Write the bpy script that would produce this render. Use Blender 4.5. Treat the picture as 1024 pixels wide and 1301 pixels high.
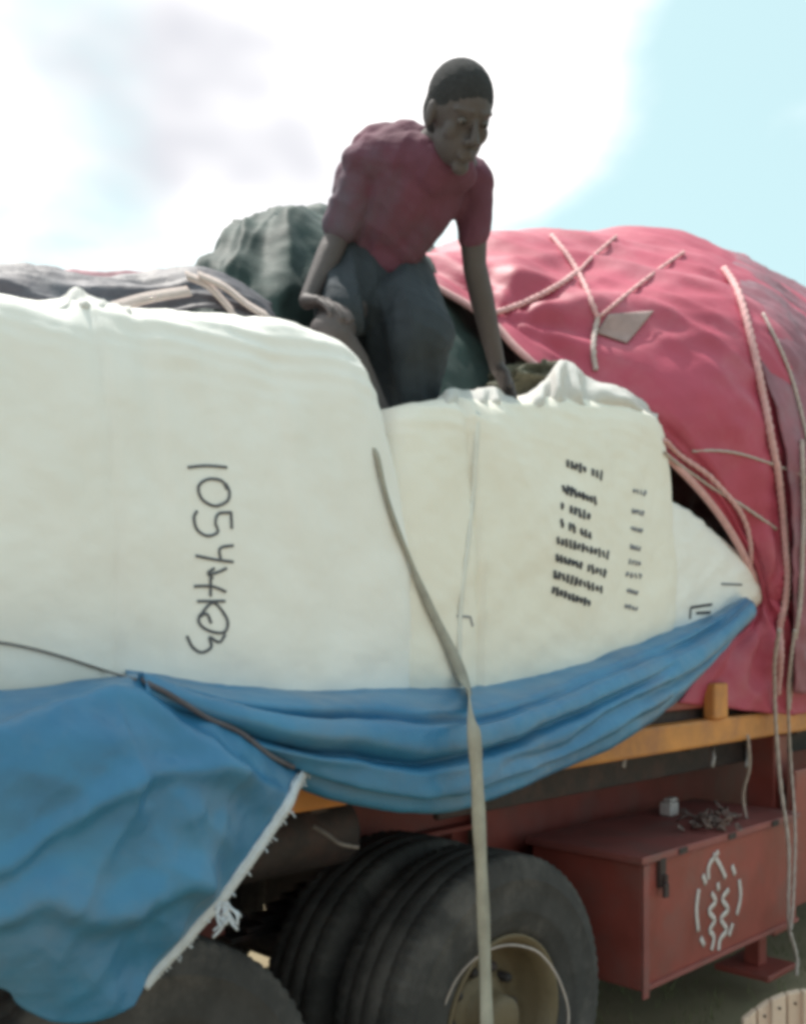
import bpy, bmesh, math, random
from mathutils import Vector, Matrix, noise
from mathutils.bvhtree import BVHTree
R = math.radians
random.seed(7)
for o in list(bpy.data.objects): bpy.data.objects.remove(o)
scene = bpy.context.scene
C = scene.collection

# ------------------------------------------------------------------ camera
F = 1300.0                      # focal length in photo pixels (photo is 1024 wide)
HOR = 800.0                     # horizon line of the photo
EYE = Vector((0, 0, 1.7))
cam_d = bpy.data.cameras.new('camera'); cam = bpy.data.objects.new('camera', cam_d); C.objects.link(cam)
cam.location = EYE; cam.rotation_euler = (R(90), 0, 0)
cam_d.sensor_fit = 'HORIZONTAL'; cam_d.sensor_width = 36; cam_d.lens = F/1024*36
cam_d.shift_y = (HOR-650.5)/1024; cam_d.clip_end = 2000; cam_d.clip_start = .05
cam_d.dof.use_dof = True; cam_d.dof.focus_distance = 3.0; cam_d.dof.aperture_fstop = 5.6
scene.camera = cam
# ------------------------------------------------------------------ sky and sun
SUN_EL, SUN_AZ = R(66), R(-35)          # azimuth from +Y towards +X: behind the load, a little left
w = bpy.data.worlds.new('World'); scene.world = w; w.use_nodes = True
nt = w.node_tree; nt.nodes.clear()
def N(t, ty, **kw):
    n = t.nodes.new(ty)
    for k, v in kw.items(): setattr(n, k, v)
    return n
out = N(nt, 'ShaderNodeOutputWorld'); bg = N(nt, 'ShaderNodeBackground'); bg.inputs[1].default_value = .12
sky = N(nt, 'ShaderNodeTexSky', sky_type='NISHITA'); sky.sun_disc = False
sky.sun_elevation = SUN_EL; sky.sun_rotation = SUN_AZ; sky.dust_density = 2.5; sky.air_density = 1.0
tc = N(nt, 'ShaderNodeTexCoord'); mp = N(nt, 'ShaderNodeMapping'); mp.inputs['Scale'].default_value = (1, 1, 1.6)
mp.inputs['Location'].default_value = (.35, .0, .12)
no = N(nt, 'ShaderNodeTexNoise'); no.inputs['Scale'].default_value = 2.6; no.inputs['Detail'].default_value = 5; no.inputs['Roughness'].default_value = .5
rp = N(nt, 'ShaderNodeValToRGB'); rp.color_ramp.elements[0].position = .36; rp.color_ramp.elements[1].position = .64; rp.color_ramp.interpolation = 'EASE'
no2 = N(nt, 'ShaderNodeTexNoise'); no2.inputs['Scale'].default_value = 3.4; no2.inputs['Detail'].default_value = 3
rp2 = N(nt, 'ShaderNodeValToRGB'); rp2.color_ramp.elements[0].position = .24; rp2.color_ramp.elements[1].position = .60; rp2.color_ramp.interpolation = 'EASE'
rp2.color_ramp.elements[0].color = (.46, .465, .50, 1); rp2.color_ramp.elements[1].color = (1.0, .975, .96, 1)
gain = N(nt, 'ShaderNodeVectorMath', operation='SCALE'); gain.inputs['Scale'].default_value = 6.6
veil = N(nt, 'ShaderNodeVectorMath', operation='MULTIPLY_ADD'); veil.inputs[1].default_value = (.20, .25, .20); veil.inputs[2].default_value = (2.0, 2.7, 2.75)
mx = N(nt, 'ShaderNodeMix', data_type='RGBA')
L = nt.links.new
L(tc.outputs['Generated'], mp.inputs[0]); L(mp.outputs[0], no.inputs['Vector']); L(mp.outputs[0], no2.inputs['Vector'])
sx = N(nt, 'ShaderNodeSeparateXYZ'); L(tc.outputs['Generated'], sx.inputs[0])
vd = N(nt, 'ShaderNodeVectorMath', operation='DISTANCE'); L(tc.outputs['Generated'], vd.inputs[0]); vd.inputs[1].default_value = tuple(Vector((.0, 1, .50)).normalized())
ma = N(nt, 'ShaderNodeMapRange'); ma.interpolation_type = 'SMOOTHSTEP'; ma.inputs[1].default_value = .12; ma.inputs[2].default_value = .26; ma.inputs[3].default_value = .14; ma.inputs[4].default_value = -.13; L(vd.outputs['Value'], ma.inputs[0])
mc = N(nt, 'ShaderNodeMapRange'); mc.inputs[1].default_value = .0; mc.inputs[2].default_value = -.18; mc.inputs[3].default_value = .0; mc.inputs[4].default_value = .14; L(sx.outputs[0], mc.inputs[0])
a0 = N(nt, 'ShaderNodeMath', operation='ADD'); L(ma.outputs[0], a0.inputs[0]); L(mc.outputs[0], a0.inputs[1])
mb = N(nt, 'ShaderNodeMapRange'); mb.inputs[1].default_value = .42; mb.inputs[2].default_value = .34; mb.inputs[3].default_value = .0; mb.inputs[4].default_value = -.18; L(sx.outputs[2], mb.inputs[0])
a1 = N(nt, 'ShaderNodeMath', operation='ADD'); a2 = N(nt, 'ShaderNodeMath', operation='ADD')
L(no.outputs[0], a1.inputs[0]); L(a0.outputs[0], a1.inputs[1]); L(a1.outputs[0], a2.inputs[0]); L(mb.outputs[0], a2.inputs[1])
L(a2.outputs[0], rp.inputs[0]); ve = N(nt, 'ShaderNodeVectorMath', operation='DISTANCE'); L(tc.outputs['Generated'], ve.inputs[0]); ve.inputs[1].default_value = tuple(Vector((-.20, 1, .53)).normalized())
md = N(nt, 'ShaderNodeMapRange'); md.interpolation_type = 'SMOOTHSTEP'; md.inputs[1].default_value = .0; md.inputs[2].default_value = .20; md.inputs[3].default_value = -.14; md.inputs[4].default_value = .08; L(ve.outputs['Value'], md.inputs[0])
a3 = N(nt, 'ShaderNodeMath', operation='ADD'); L(no2.outputs[0], a3.inputs[0]); L(md.outputs[0], a3.inputs[1]); L(a3.outputs[0], rp2.inputs[0]); L(rp2.outputs[0], gain.inputs[0])
L(sky.outputs[0], veil.inputs[0])
L(rp.outputs[0], mx.inputs[0]); L(veil.outputs[0], mx.inputs[6]); L(gain.outputs[0], mx.inputs[7])
L(mx.outputs[2], bg.inputs[0]); L(bg.outputs[0], out.inputs[0])
sd = bpy.data.lights.new('sun', 'SUN'); sd.energy = 2.6; sd.angle = R(.6); sd.color = (1, .95, .88)
sun = bpy.data.objects.new('sun', sd); C.objects.link(sun)
sdir = Vector((math.sin(SUN_AZ)*math.cos(SUN_EL), math.cos(SUN_AZ)*math.cos(SUN_EL), math.sin(SUN_EL)))
sun.rotation_euler = (-sdir).to_track_quat('-Z', 'Y').to_euler(); sun.location = sdir*30
vs = scene.view_settings; vs.view_transform = 'Standard'; vs.look = 'None'; vs.exposure = 1.1; vs.gamma = 1
scene.cycles.filter_width = 4.2

# ------------------------------------------------------------------ truck frame: s along the side, o outwards, z up
B0 = Vector((.34, 3.2, 0)); h = math.sqrt(.5)
U = Vector((h, h, 0)); NV = Vector((h, -h, 0)); ZV = Vector((0, 0, 1))
def T(s, o, z): return B0 + U*s + NV*o + ZV*z
def Q(px, py, Y):                       # a point seen at (px,py) that stands Y metres ahead
    return Vector(((px-512)/F*Y, Y, 1.7+(HOR-py)/F*Y))
def P(px, py, o):                       # the same, o metres out from the truck's side
    k = (px-512)/F
    return Q(px, py, (2.86-o/h)/(1-k))
def S(px, o=0.0):
    return (P(px, 800, o)-B0).dot(U)
def toso(p): d = p-B0; return d.dot(U), d.dot(NV), d.z

# ------------------------------------------------------------------ materials
def mat(name, col, rough=.7, var=.15, vscale=6, bump=.0, bscale=60, col2=None, metal=0, weave=0, spec=.4, trans=0, dirt=None, dirt_amt=.5, dscale=3, sheen=0):
    m = bpy.data.materials.new(name); m.use_nodes = True; t = m.node_tree; L = t.links.new
    b = t.nodes['Principled BSDF']; b.inputs['Roughness'].default_value = rough; b.inputs['Metallic'].default_value = metal
    b.inputs['Specular IOR Level'].default_value = spec
    if sheen: b.inputs['Sheen Weight'].default_value = sheen
    g = N(t, 'ShaderNodeTexCoord')
    n1 = N(t, 'ShaderNodeTexNoise'); n1.inputs['Scale'].default_value = vscale; n1.inputs['Detail'].default_value = 6; n1.inputs['Roughness'].default_value = .6
    L(g.outputs['Object'], n1.inputs['Vector'])
    c2 = col2 or tuple(max(0, c*(1-2*var)) for c in col)
    r = N(t, 'ShaderNodeValToRGB'); r.color_ramp.elements[0].position = .32; r.color_ramp.elements[1].position = .68
    r.color_ramp.elements[0].color = (*c2, 1); r.color_ramp.elements[1].color = (*col, 1)
    L(n1.outputs[0], r.inputs[0]); last = r.outputs[0]
    if dirt:
        n2 = N(t, 'ShaderNodeTexNoise'); n2.inputs['Scale'].default_value = dscale; n2.inputs['Detail'].default_value = 8; n2.inputs['Roughness'].default_value = .65
        L(g.outputs['Object'], n2.inputs['Vector'])
        mr = N(t, 'ShaderNodeMapRange'); mr.inputs[1].default_value = .48; mr.inputs[2].default_value = .72; mr.inputs[4].default_value = dirt_amt
        L(n2.outputs[0], mr.inputs[0]); mm = N(t, 'ShaderNodeMix', data_type='RGBA'); L(mr.outputs[0], mm.inputs[0])
        L(last, mm.inputs[6]); mm.inputs[7].default_value = (*dirt, 1); last = mm.outputs[2]
    L(last, b.inputs['Base Color'])
    rr = N(t, 'ShaderNodeMapRange'); rr.inputs[3].default_value = max(.05, rough-.12); rr.inputs[4].default_value = min(1, rough+.12)
    L(n1.outputs[0], rr.inputs[0]); L(rr.outputs[0], b.inputs['Roughness'])
    if bump or weave:
        n3 = N(t, 'ShaderNodeTexNoise'); n3.inputs['Scale'].default_value = bscale; n3.inputs['Detail'].default_value = 6
        L(g.outputs['Object'], n3.inputs['Vector'])
        bp = N(t, 'ShaderNodeBump'); bp.inputs['Strength'].default_value = bump; bp.inputs['Distance'].default_value = .01
        L(n3.outputs[0], bp.inputs['Height']); L(bp.outputs[0], b.inputs['Normal'])
        if weave:
            wv = N(t, 'ShaderNodeTexWave', wave_type='BANDS', bands_direction='Z'); wv.inputs['Scale'].default_value = 60
            L(g.outputs['Object'], wv.inputs['Vector'])
            b2 = N(t, 'ShaderNodeBump'); b2.inputs['Strength'].default_value = weave; b2.inputs['Distance'].default_value = .002
            L(wv.outputs[0], b2.inputs['Height']); L(bp.outputs[0], b2.inputs['Normal']); L(b2.outputs[0], b.inputs['Normal'])
    if trans:
        b.inputs['Base Color'].default_value = (*col, 1)
        tr = N(t, 'ShaderNodeBsdfTranslucent'); L(last, tr.inputs[0]); ms = N(t, 'ShaderNodeMixShader'); ms.inputs[0].default_value = trans
        L(b.outputs[0], ms.inputs[1]); L(tr.outputs[0], ms.inputs[2]); L(ms.outputs[0], t.nodes['Material Output'].inputs[0])
    return m
M = dict(
 bag=mat('bag_fabric', (.87, .83, .80), .75, .03, 2.5, .14, 45, col2=(.84, .795, .755), weave=.15, dirt=(.62, .56, .46), dirt_amt=.15, dscale=2.2),
 bag2=mat('bag_fabric_warm', (.87, .81, .735), .75, .03, 2.5, .14, 45, col2=(.83, .76, .665), weave=.15, dirt=(.60, .52, .42), dirt_amt=.16, dscale=2.6),
 ruff=mat('gathered_cloth', (.86, .84, .82), .8, .02, 8, .15, 60, trans=.45),
 ink=mat('ink', (.05, .05, .065), .7, .1, 20),
 inkh=mat('marker_ink', (.12, .12, .14), .7, .2, 60),
 band=mat('packing_band', (.78, .745, .69), .6, .05, 20), inkf=mat('faded_ink', (.22, .22, .26), .8, .1, 30),
 blue=mat('blue_tarpaulin', (.05, .21, .375), .36, .2, 3.5, .28, 26, col2=(.03, .145, .29), dirt=(.16, .20, .25), dirt_amt=.45, dscale=4, spec=.55),
 bluel=mat('pale_blue_tarpaulin', (.34, .42, .52), .5, .1, 5, .25, 26, spec=.5),
 red=mat('red_tarpaulin', (.47, .07, .125), .62, .12, 3, .2, 22, col2=(.38, .05, .09), dirt=(.50, .20, .24), dirt_amt=.45, dscale=3.2, spec=.5),
 purple=mat('purple_brown_tarpaulin', (.34, .12, .16), .6, .2, 5, .35, 30, dirt=(.26, .19, .22), dirt_amt=.7, dscale=6),
 green=mat('dark_green_tarpaulin', (.028, .05, .046), .72, .2, 4, .25, 25, dirt=(.06, .10, .09), dirt_amt=.6, dscale=3),
 grey=mat('grey_tarpaulin', (.11, .10, .12), .6, .2, 7, .3, 40, dirt=(.22, .22, .25), dirt_amt=.5, dscale=6),
 strap=mat('beige_webbing', (.44, .40, .34), .8, .12, 18, .3, 200, dirt=(.20, .17, .14), dirt_amt=.5, dscale=8),
 rope=mat('pink_rope', (.74, .42, .42), .8, .1, 40, .4, 200),
 ropel=mat('pale_rope', (.56, .46, .43), .8, .1, 40, .4, 200),
 cord=mat('grey_cord', (.22, .20, .20), .8, .1, 40),
 hem=mat('frayed_hem', (.62, .64, .70), .85, .1, 40, .5, 90),
 patch=mat('grey_patch', (.42, .30, .29), .8, .15, 12, .3, 80),
 rubber=mat('rubber', (.075, .066, .064), .9, .2, 9, .3, 40, dirt=(.17, .145, .135), dirt_amt=.8, dscale=5),
 rim=mat('rim_paint', (.22, .155, .09), .6, .2, 9, .3, 50, dirt=(.10, .07, .05), dirt_amt=.7, dscale=9),
 redpaint=mat('red_paint', (.34, .075, .06), .5, .15, 5, .12, 40, dirt=(.20, .10, .09), dirt_amt=.6, dscale=4),
 redlid=mat('worn_red_paint', (.34, .10, .09), .6, .15, 5, .2, 40, dirt=(.16, .11, .10), dirt_amt=.7, dscale=6),
 orange=mat('orange_paint', (.66, .27, .075), .55, .15, 6, .15, 50, dirt=(.30, .12, .07), dirt_amt=.7, dscale=7),
 steel=mat('dark_steel', (.06, .045, .045), .65, .25, 8, .35, 40, dirt=(.12, .06, .05), dirt_amt=.7, dscale=7),
 white=mat('white_paint', (.72, .62, .60), .7, .1, 30, dirt=(.5, .3, .3), dirt_amt=.4, dscale=40),
 metal=mat('galvanised_metal', (.45, .40, .40), .5, .2, 30, .2, 80, metal=.3),
 chain=mat('rusty_chain', (.30, .21, .19), .7, .2, 30, .2, 80, metal=.2),
 soil=mat('soil', (.30, .235, .15), .95, .2, 1.2, .8, 8, col2=(.21, .18, .11), dirt=(.38, .29, .19), dirt_amt=.7, dscale=.6),
 wood=mat('pale_wood', (.70, .52, .42), .7, .08, 14, .3, 60, dirt=(.48, .34, .24), dirt_amt=.5, dscale=7),
 skin=mat('dark_skin', (.10, .082, .082), .62, .12, 12, .15, 120, spec=.4),
 hair=mat('black_hair', (.05, .05, .054), .9, .2, 90, 1, 260),
 shirt=mat('maroon_shirt', (.145, .05, .08), .88, .15, 6, .3, 60, dirt=(.10, .098, .125), dirt_amt=1, dscale=2.0),
 cloth=mat('slate_trousers', (.042, .052, .064), .9, .2, 6, .3, 50, dirt=(.06, .07, .085), dirt_amt=.5, dscale=4),
 eyew=mat('eye_white', (.10, .085, .08), .3, .03, 5), iris=mat('iris', (.012, .01, .01), .2, .03, 5),
 grass=mat('dry_grass', (.20, .19, .08), .8, .25, 3, col2=(.11, .13, .045)), leaf=mat('hedge_leaves', (.075, .095, .035), .6, .25, 3, col2=(.035, .05, .018)), lining=mat('olive_sacking', (.12, .115, .08), .85, .2, 7, .4, 60),
)

# ------------------------------------------------------------------ helpers
def link(name, me, m=None, parent=None, smooth=True):
    o = bpy.data.objects.new(name, me); C.objects.link(o)
    if m: me.materials.append(m)
    if smooth: me.polygons.foreach_set('use_smooth', [True]*len(me.polygons))
    if parent: o.parent = parent; o.matrix_parent_inverse = Matrix.Translation(parent.location).inverted() if parent.type == 'EMPTY' else parent.matrix_world.inverted()
    me.update(); return o
def tag(o, label=None, cat=None, group=None, kind=None):
    if label: o['label'] = label
    if cat: o['category'] = cat
    if group: o['group'] = group
    if kind: o['kind'] = kind
    return o
def empty(name, loc, label, cat, group=None):
    o = bpy.data.objects.new(name, None); C.objects.link(o); o.location = loc; o.empty_display_size = .1
    return tag(o, label, cat, group)
def mesh_of(verts, faces, name='m'):
    me = bpy.data.meshes.new(name); me.from_pydata([tuple(v) for v in verts], [], faces); me.update(); return me
def crow(pts, n):
    m = len(pts)-1; res = []
    for i in range(n+1):
        t = i/n*m; k = min(int(t), m-1); f = t-k
        p1, p2 = pts[k], pts[k+1]
        p0 = pts[k-1] if k > 0 else p1*2-p2
        p3 = pts[k+2] if k+2 <= m else p2*2-p1
        res.append(.5*((2*p1)+(p2-p0)*f+(2*p0-5*p1+4*p2-p3)*f*f+(3*p1-p0-3*p2+p3)*f**3))
    return res
def fbm(p, oct=4): return noise.fractal(p, .9, 2.1, oct)
def ridge(x, y, z=0.0):                 # creases: sharp crests
    return 1-2*abs(noise.noise(Vector((x, y, z))))
SURF = []
def loft(name, curves, nu, nv, m, disp=None, thick=.006, parent=None, cast=True):
    """curves: control curves, each with the same number of points; u runs along a curve, v across the curves."""
    rows = [crow(c, nu) for c in curves]
    grid = [[None]*(nu+1) for _ in range(nv+1)]
    for i in range(nu+1):
        col = crow([r[i] for r in rows], nv)
        for j in range(nv+1): grid[j][i] = col[j]
    W = nu+1
    V = [grid[j][i] for j in range(nv+1) for i in range(W)]
    def normals():
        ns = []
        for j in range(nv+1):
            for i in range(W):
                a = V[j*W+min(i+1, nu)]-V[j*W+max(i-1, 0)]; b = V[min(j+1, nv)*W+i]-V[max(j-1, 0)*W+i]
                n = a.cross(b)
                n = n.normalized() if n.length > 1e-9 else Vector((0, -1, 0))
                ns.append(n)
        return ns
    ns = normals()
    avg = sum(ns, Vector()); mid = sum(V, Vector())/len(V)
    sgn = 1 if avg.dot(EYE-mid) > 0 else -1
    if disp:
        V = [v+n*(sgn*disp((k % W)/nu, (k//W)/nv, v)) for k, (v, n) in enumerate(zip(V, ns))]
        ns = normals()
    K = len(V); V2 = V+[v-n*(sgn*thick) for v, n in zip(V, ns)]
    Fs = []
    for j in range(nv):
        for i in range(nu):
            a = j*W+i; q = (a, a+1, a+1+W, a+W)
            Fs.append(q if sgn > 0 else q[::-1]); q2 = tuple(x+K for x in q); Fs.append(q2[::-1] if sgn > 0 else q2)
    def rim(a, b): Fs.append((a, b, b+K, a+K) if sgn < 0 else (b, a, a+K, b+K))
    for i in range(nu): rim(i, i+1); rim(nv*W+i+1, nv*W+i)
    for j in range(nv): rim((j+1)*W, j*W); rim(j*W+nu, (j+1)*W+nu)
    o = link(name, mesh_of(V2, Fs, name), m, parent)
    if cast: SURF.append(BVHTree.FromPolygons(V2, Fs))
    o_edge = dict(top=[V[i] for i in range(W)], bottom=[V[nv*W+i] for i in range(W)], right=[V[j*W+nu] for j in range(nv+1)], left=[V[j*W] for j in range(nv+1)])
    return o, o_edge
def tube_mesh(pts, r, n=8, twist=0, r2=None):
    V = []; Fs = []; m = len(pts); up = Vector((.13, .2, 1)).normalized()
    for i, p in enumerate(pts):
        d = (pts[min(i+1, m-1)]-pts[max(i-1, 0)]); d = d.normalized() if d.length > 1e-9 else Vector((0, 0, 1))
        a = d.cross(up)
        if a.length < .05: a = d.cross(Vector((1, 0, 0)))
        a.normalize(); b = d.cross(a)
        rr = r if r2 is None else r+(r2-r)*i/(m-1)
        for k in range(n):
            t = 2*math.pi*k/n+twist*i
            q = rr*(1+.18*math.cos(3*(t-twist*i*2))) if twist else rr
            V.append(p+a*(q*math.cos(t))+b*(q*math.sin(t)))
    for i in range(m-1):
        for k in range(n): Fs.append((i*n+k, i*n+(k+1) % n, (i+1)*n+(k+1) % n, (i+1)*n+k))
    Fs.append(tuple(range(n))[::-1]); Fs.append(tuple((m-1)*n+k for k in range(n)))
    return V, Fs
def merge(parts):
    V = []; Fs = []
    for v, f in parts:
        k = len(V); V += list(v); Fs += [tuple(x+k for x in q) for q in f]
    return V, Fs
def tube(name, pts, r, m, parent=None, n=8, twist=0, dense=None):
    if dense: pts = crow(pts, dense)
    V, Fs = tube_mesh(pts, r, n, twist); return link(name, mesh_of(V, Fs, name), m, parent)
def ribbon_mesh(pn, width, th):
    V = []; Fs = []; m = len(pn)
    for i, (p, nn) in enumerate(pn):
        d = (pn[min(i+1, m-1)][0]-pn[max(i-1, 0)][0]).normalized(); a = d.cross(nn).normalized()*(width/2)
        V += [p-a, p+a, p+a+nn*th, p-a+nn*th]
    for i in range(m-1):
        for k in range(4): Fs.append((i*4+k, (i+1)*4+k, (i+1)*4+(k+1) % 4, i*4+(k+1) % 4))
    Fs.append((0, 1, 2, 3)); e = (m-1)*4; Fs.append((e+3, e+2, e+1, e))
    return V, Fs
def box_mesh(s0, s1, o0, o1, z0, z1, bev=0.0):
    vs = [T(s, o, z) for z in (z0, z1) for o in (o0, o1) for s in (s0, s1)]
    return vs, [(0, 1, 3, 2), (4, 6, 7, 5), (0, 4, 5, 1), (2, 3, 7, 6), (0, 2, 6, 4), (1, 5, 7, 3)]
def box(name, dims, m, parent=None, bev=.006):
    bm = bmesh.new()
    for d in (dims if isinstance(dims, list) else [dims]):
        v, f = box_mesh(*d); vv = [bm.verts.new(x) for x in v]
        for q in f: bm.faces.new([vv[i] for i in q])
    bmesh.ops.recalc_face_normals(bm, faces=bm.faces)
    if bev: bmesh.ops.bevel(bm, geom=list(bm.edges), offset=bev, segments=2, affect='EDGES', profile=.5)
    me = bpy.data.meshes.new(name); bm.to_mesh(me); bm.free()
    return link(name, me, m, parent, smooth=False)
def hit(px, py, lift=.004, o=.15):
    d = (Q(px, py, 1)-EYE).normalized(); best = None
    for t in SURF:
        r = t.ray_cast(EYE, d)
        if r[0] is not None and (best is None or r[3] < best[1]): best = (r[0], r[3], r[1])
    if best is None: return P(px, py, o), (-d)
    n = best[2] if best[2].dot(d) < 0 else -best[2]
    return best[0]+n*lift, n
def dens2(pl, step=4):
    res = []
    for (a, b) in zip(pl, pl[1:]):
        k = max(1, int(math.hypot(b[0]-a[0], b[1]-a[1])/step))
        for i in range(k): res.append((a[0]+(b[0]-a[0])*i/k, a[1]+(b[1]-a[1])*i/k))
    return res+[pl[-1]]
def smooth2(pl, per=6):
    pts = crow([Vector((x, y, 0)) for x, y in pl], per*(len(pl)-1)); return [(p.x, p.y) for p in pts]
def strokes(name, pls, width, m, parent, lift=.0015, curve=True):
    ps = []
    for pl in pls:
        q = smooth2(pl, 7) if curve and len(pl) > 2 else dens2(pl, 3)
        ps.append(ribbon_mesh([hit(x, y, lift) for x, y in q], width, .0012))
    V, Fs = merge(ps); return link(name, mesh_of(V, Fs, name), m, parent)
def draped(pl, lift, step=6, o=.15, sm=True):
    q = dens2(pl, step); hs = [hit(x, y, lift, o) for x, y in q]
    if sm:
        for _ in range(3):
            hs = [hs[0]]+[((hs[i-1][0]+hs[i][0]*2+hs[i+1][0])/4, (hs[i-1][1]+hs[i][1]*2+hs[i+1][1]).normalized()) for i in range(1, len(hs)-1)]+[hs[-1]]
    return hs

# ------------------------------------------------------------------ ground
bm = bmesh.new(); n = 90
def gz(x, y):
    return .05*fbm(Vector((x*.5, y*.5, 0)))*(1 if abs(x)+abs(y) < 40 else .3)
xs = [math.copysign(abs(i/n)**2.6*600, i) for i in range(-n, n+1)]
gv = [[bm.verts.new((x, y, gz(x, y)-.075)) for x in xs] for y in xs]
for j in range(2*n):
    for i in range(2*n): bm.faces.new((gv[j][i], gv[j][i+1], gv[j+1][i+1], gv[j+1][i]))
me = bpy.data.meshes.new('ground'); bm.to_mesh(me); bm.free()
tag(link('ground', me, M['soil']), 'bare olive brown soil under and around the truck', 'ground', kind='structure')

random.seed(31); V = []; Fs = []
for i in range(9000):
    s_ = random.uniform(.6, 6); o_ = random.uniform(-2.3, 1.2); p_ = T(s_, o_, 0)
    if noise.noise(Vector((s_*1.3, o_*1.3, 8)))+random.uniform(-.25, .25) < -.05: continue
    p_.z = gz(p_.x, p_.y)-.08; h_ = random.uniform(.02, .09); a = random.uniform(0, 6.28); dx = Vector((math.cos(a), math.sin(a), 0)); ln = Vector((random.uniform(-.03, .03), random.uniform(-.03, .03), h_))
    k = len(V); V += [p_-dx*.003, p_+dx*.003, p_+ln]; Fs.append((k, k+1, k+2))
tag(link('grass', mesh_of(V, Fs), M['grass']), 'sparse dry grass growing in the soil beneath the truck', 'grass', kind='stuff')
random.seed(21); V = []; Fs = []  # added hedge, blocks the daylight that showed through beneath the truck
for i in range(16000):
    s_ = random.uniform(-9, 14); hh = 2.0+.35*math.sin(s_*1.3)+.3*noise.noise(Vector((s_*2, 0, 0)))
    z_ = random.random()**.8*hh; o_ = -4.2+.55*noise.noise(Vector((s_*1.4, z_*1.6, 4)))+random.uniform(-.5, .25)
    c_ = T(s_, o_, z_-.05); a = Vector((random.gauss(0, 1), random.gauss(0, 1), random.gauss(0, 1))).normalized(); b = a.orthogonal().normalized(); l = random.uniform(.05, .13)
    k = len(V); V += [c_-a*l, c_+b*l*.4, c_+a*l, c_-b*l*.4]; Fs.append((k, k+1, k+2, k+3))
hg = link('added_bushes', mesh_of(V, Fs), M['leaf']); tag(hg, 'low dark green bushes added beyond the truck to block daylight under it', 'bushes', kind='stuff')

# ------------------------------------------------------------------ trailer
tr = empty('truck_trailer', T(0, -1.2, 0), 'red flatbed truck trailer with orange rub rail carrying the whole load', 'truck')
SL, SR = -5.2, 7.5
box('deck', (SL, SR, -2.45, -.012, 1.30, 1.39), M['steel'], tr)
box('rub_rail', (SL, SR, -.01, .055, 1.245, 1.350), M['orange'], tr, .012)
box('side_board', (SL, SR, -.04, .02, 1.393, 1.50), M['redpaint'], tr, .006)
for s in [S(895)+k*1.05 for k in range(-4, 5)]:
    box('stake_pocket', (s-.055, s+.055, .022, .075, 1.35, 1.49), M['orange'], tr, .01)
for o in (-.75, -1.65):
    box('chassis_rail', [(SL, SR, o-.015, o+.015, .92, 1.298), (SL, SR, o-.07, o+.07, .90, .918), (SL, SR, o-.07, o+.07, 1.280, 1.296)], M['redpaint'], tr, 0)
for k in range(13):
    s = SL+.5+k
    box('cross_member', [(s-.03, s+.03, -2.4, -.1, 1.20, 1.297)], M['steel'], tr, .004)
# toolbox slung under the deck
tb_s0, tb_s1 = S(815), S(1012)
tb = box('toolbox', (tb_s0, tb_s1, -.50, 0, .375, .84), M['redpaint'], tr, .008)
SURF.append(BVHTree.FromPolygons([T(tb_s0, -.5, .375), T(tb_s0, 0, .375), T(tb_s1, 0, .375), T(tb_s1, -.5, .375), T(tb_s0, -.5, .84), T(tb_s0, 0, .84), T(tb_s1, 0, .84), T(tb_s1, -.5, .84)],
    [(0, 1, 5, 4), (1, 2, 6, 5), (4, 5, 6, 7), (2, 3, 7, 6)]))
box('lid', (tb_s0-.02, tb_s1+.01, -.52, .018, .842, .872), M['redlid'], tb, .006)
box('latch', [(tb_s0+.10, tb_s0+.14, .0, .02, .74, .85), (tb_s0+.11, tb_s0+.13, .012, .035, .76, .79)], M['steel'], tb, .003)
for hs_ in (.2, .5, .8):
    sx_ = tb_s0+(tb_s1-tb_s0)*hs_; box('hinge', [(sx_-.03, sx_+.03, .0185, .024, .845, .868)], M['steel'], tb, .001)
box('padlock', (tb_s0+.105, tb_s0+.135, .021, .036, .705, .758), M['steel'], tb, .004)
box('flange', [(tb_s0-.003, tb_s0+.035, .0025, .012, .35, .838), (tb_s0+.04, tb_s1, .0025, .010, .375, .395)], M['redlid'], tb, .002)
box('inner_panel', (.62, SR, -.66, -.63, .55, 1.20), M['redpaint'], tr, .004)
box('bed_skirt', (tb_s0-.75, SR, -.34, -.31, 1.06, 1.298), M['steel'], tr, .006)
box('added_far_side_panel', (SL, SR, -2.43, -2.40, .22, 1.198), M['steel'], tr, .004)  # added panel closing off the far side to keep the underside dark
box('landing_leg', [(tb_s1+.10, tb_s1+.24, -.29, -.15, .25, 1.198), (tb_s1+.02, tb_s1+.32, -.42, -.14, .05, .08), (tb_s1+.13, tb_s1+.21, -.32, -.24, .08, .26)], M['redpaint'], tr, .008)
box('guard_panel', (tb_s1+.06, tb_s1+1.5, -.06, -.03, .42, 1.05), M['redpaint'], tr, .006)
em = [[(912, 1082), (900, 1100), (899, 1118)], [(905, 1086), (914, 1100), (921, 1116)], [(887, 1130), (884, 1155), (886, 1184)], [(938, 1118), (940, 1140), (935, 1163)],
      [(903, 1135), (908, 1146), (900, 1158), (907, 1170), (901, 1182), (906, 1192), (903, 1208)], [(925, 1130), (917, 1143), (924, 1156), (915, 1168), (922, 1182), (914, 1194), (912, 1208)], [(892, 1112), (896, 1124)], [(929, 1100), (933, 1112)], [(889, 1192), (894, 1202)], [(930, 1174), (925, 1190)], [(911, 1122), (912, 1132)]]
strokes('painted_emblem', em, .023, M['white'], tb, .003)

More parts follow.
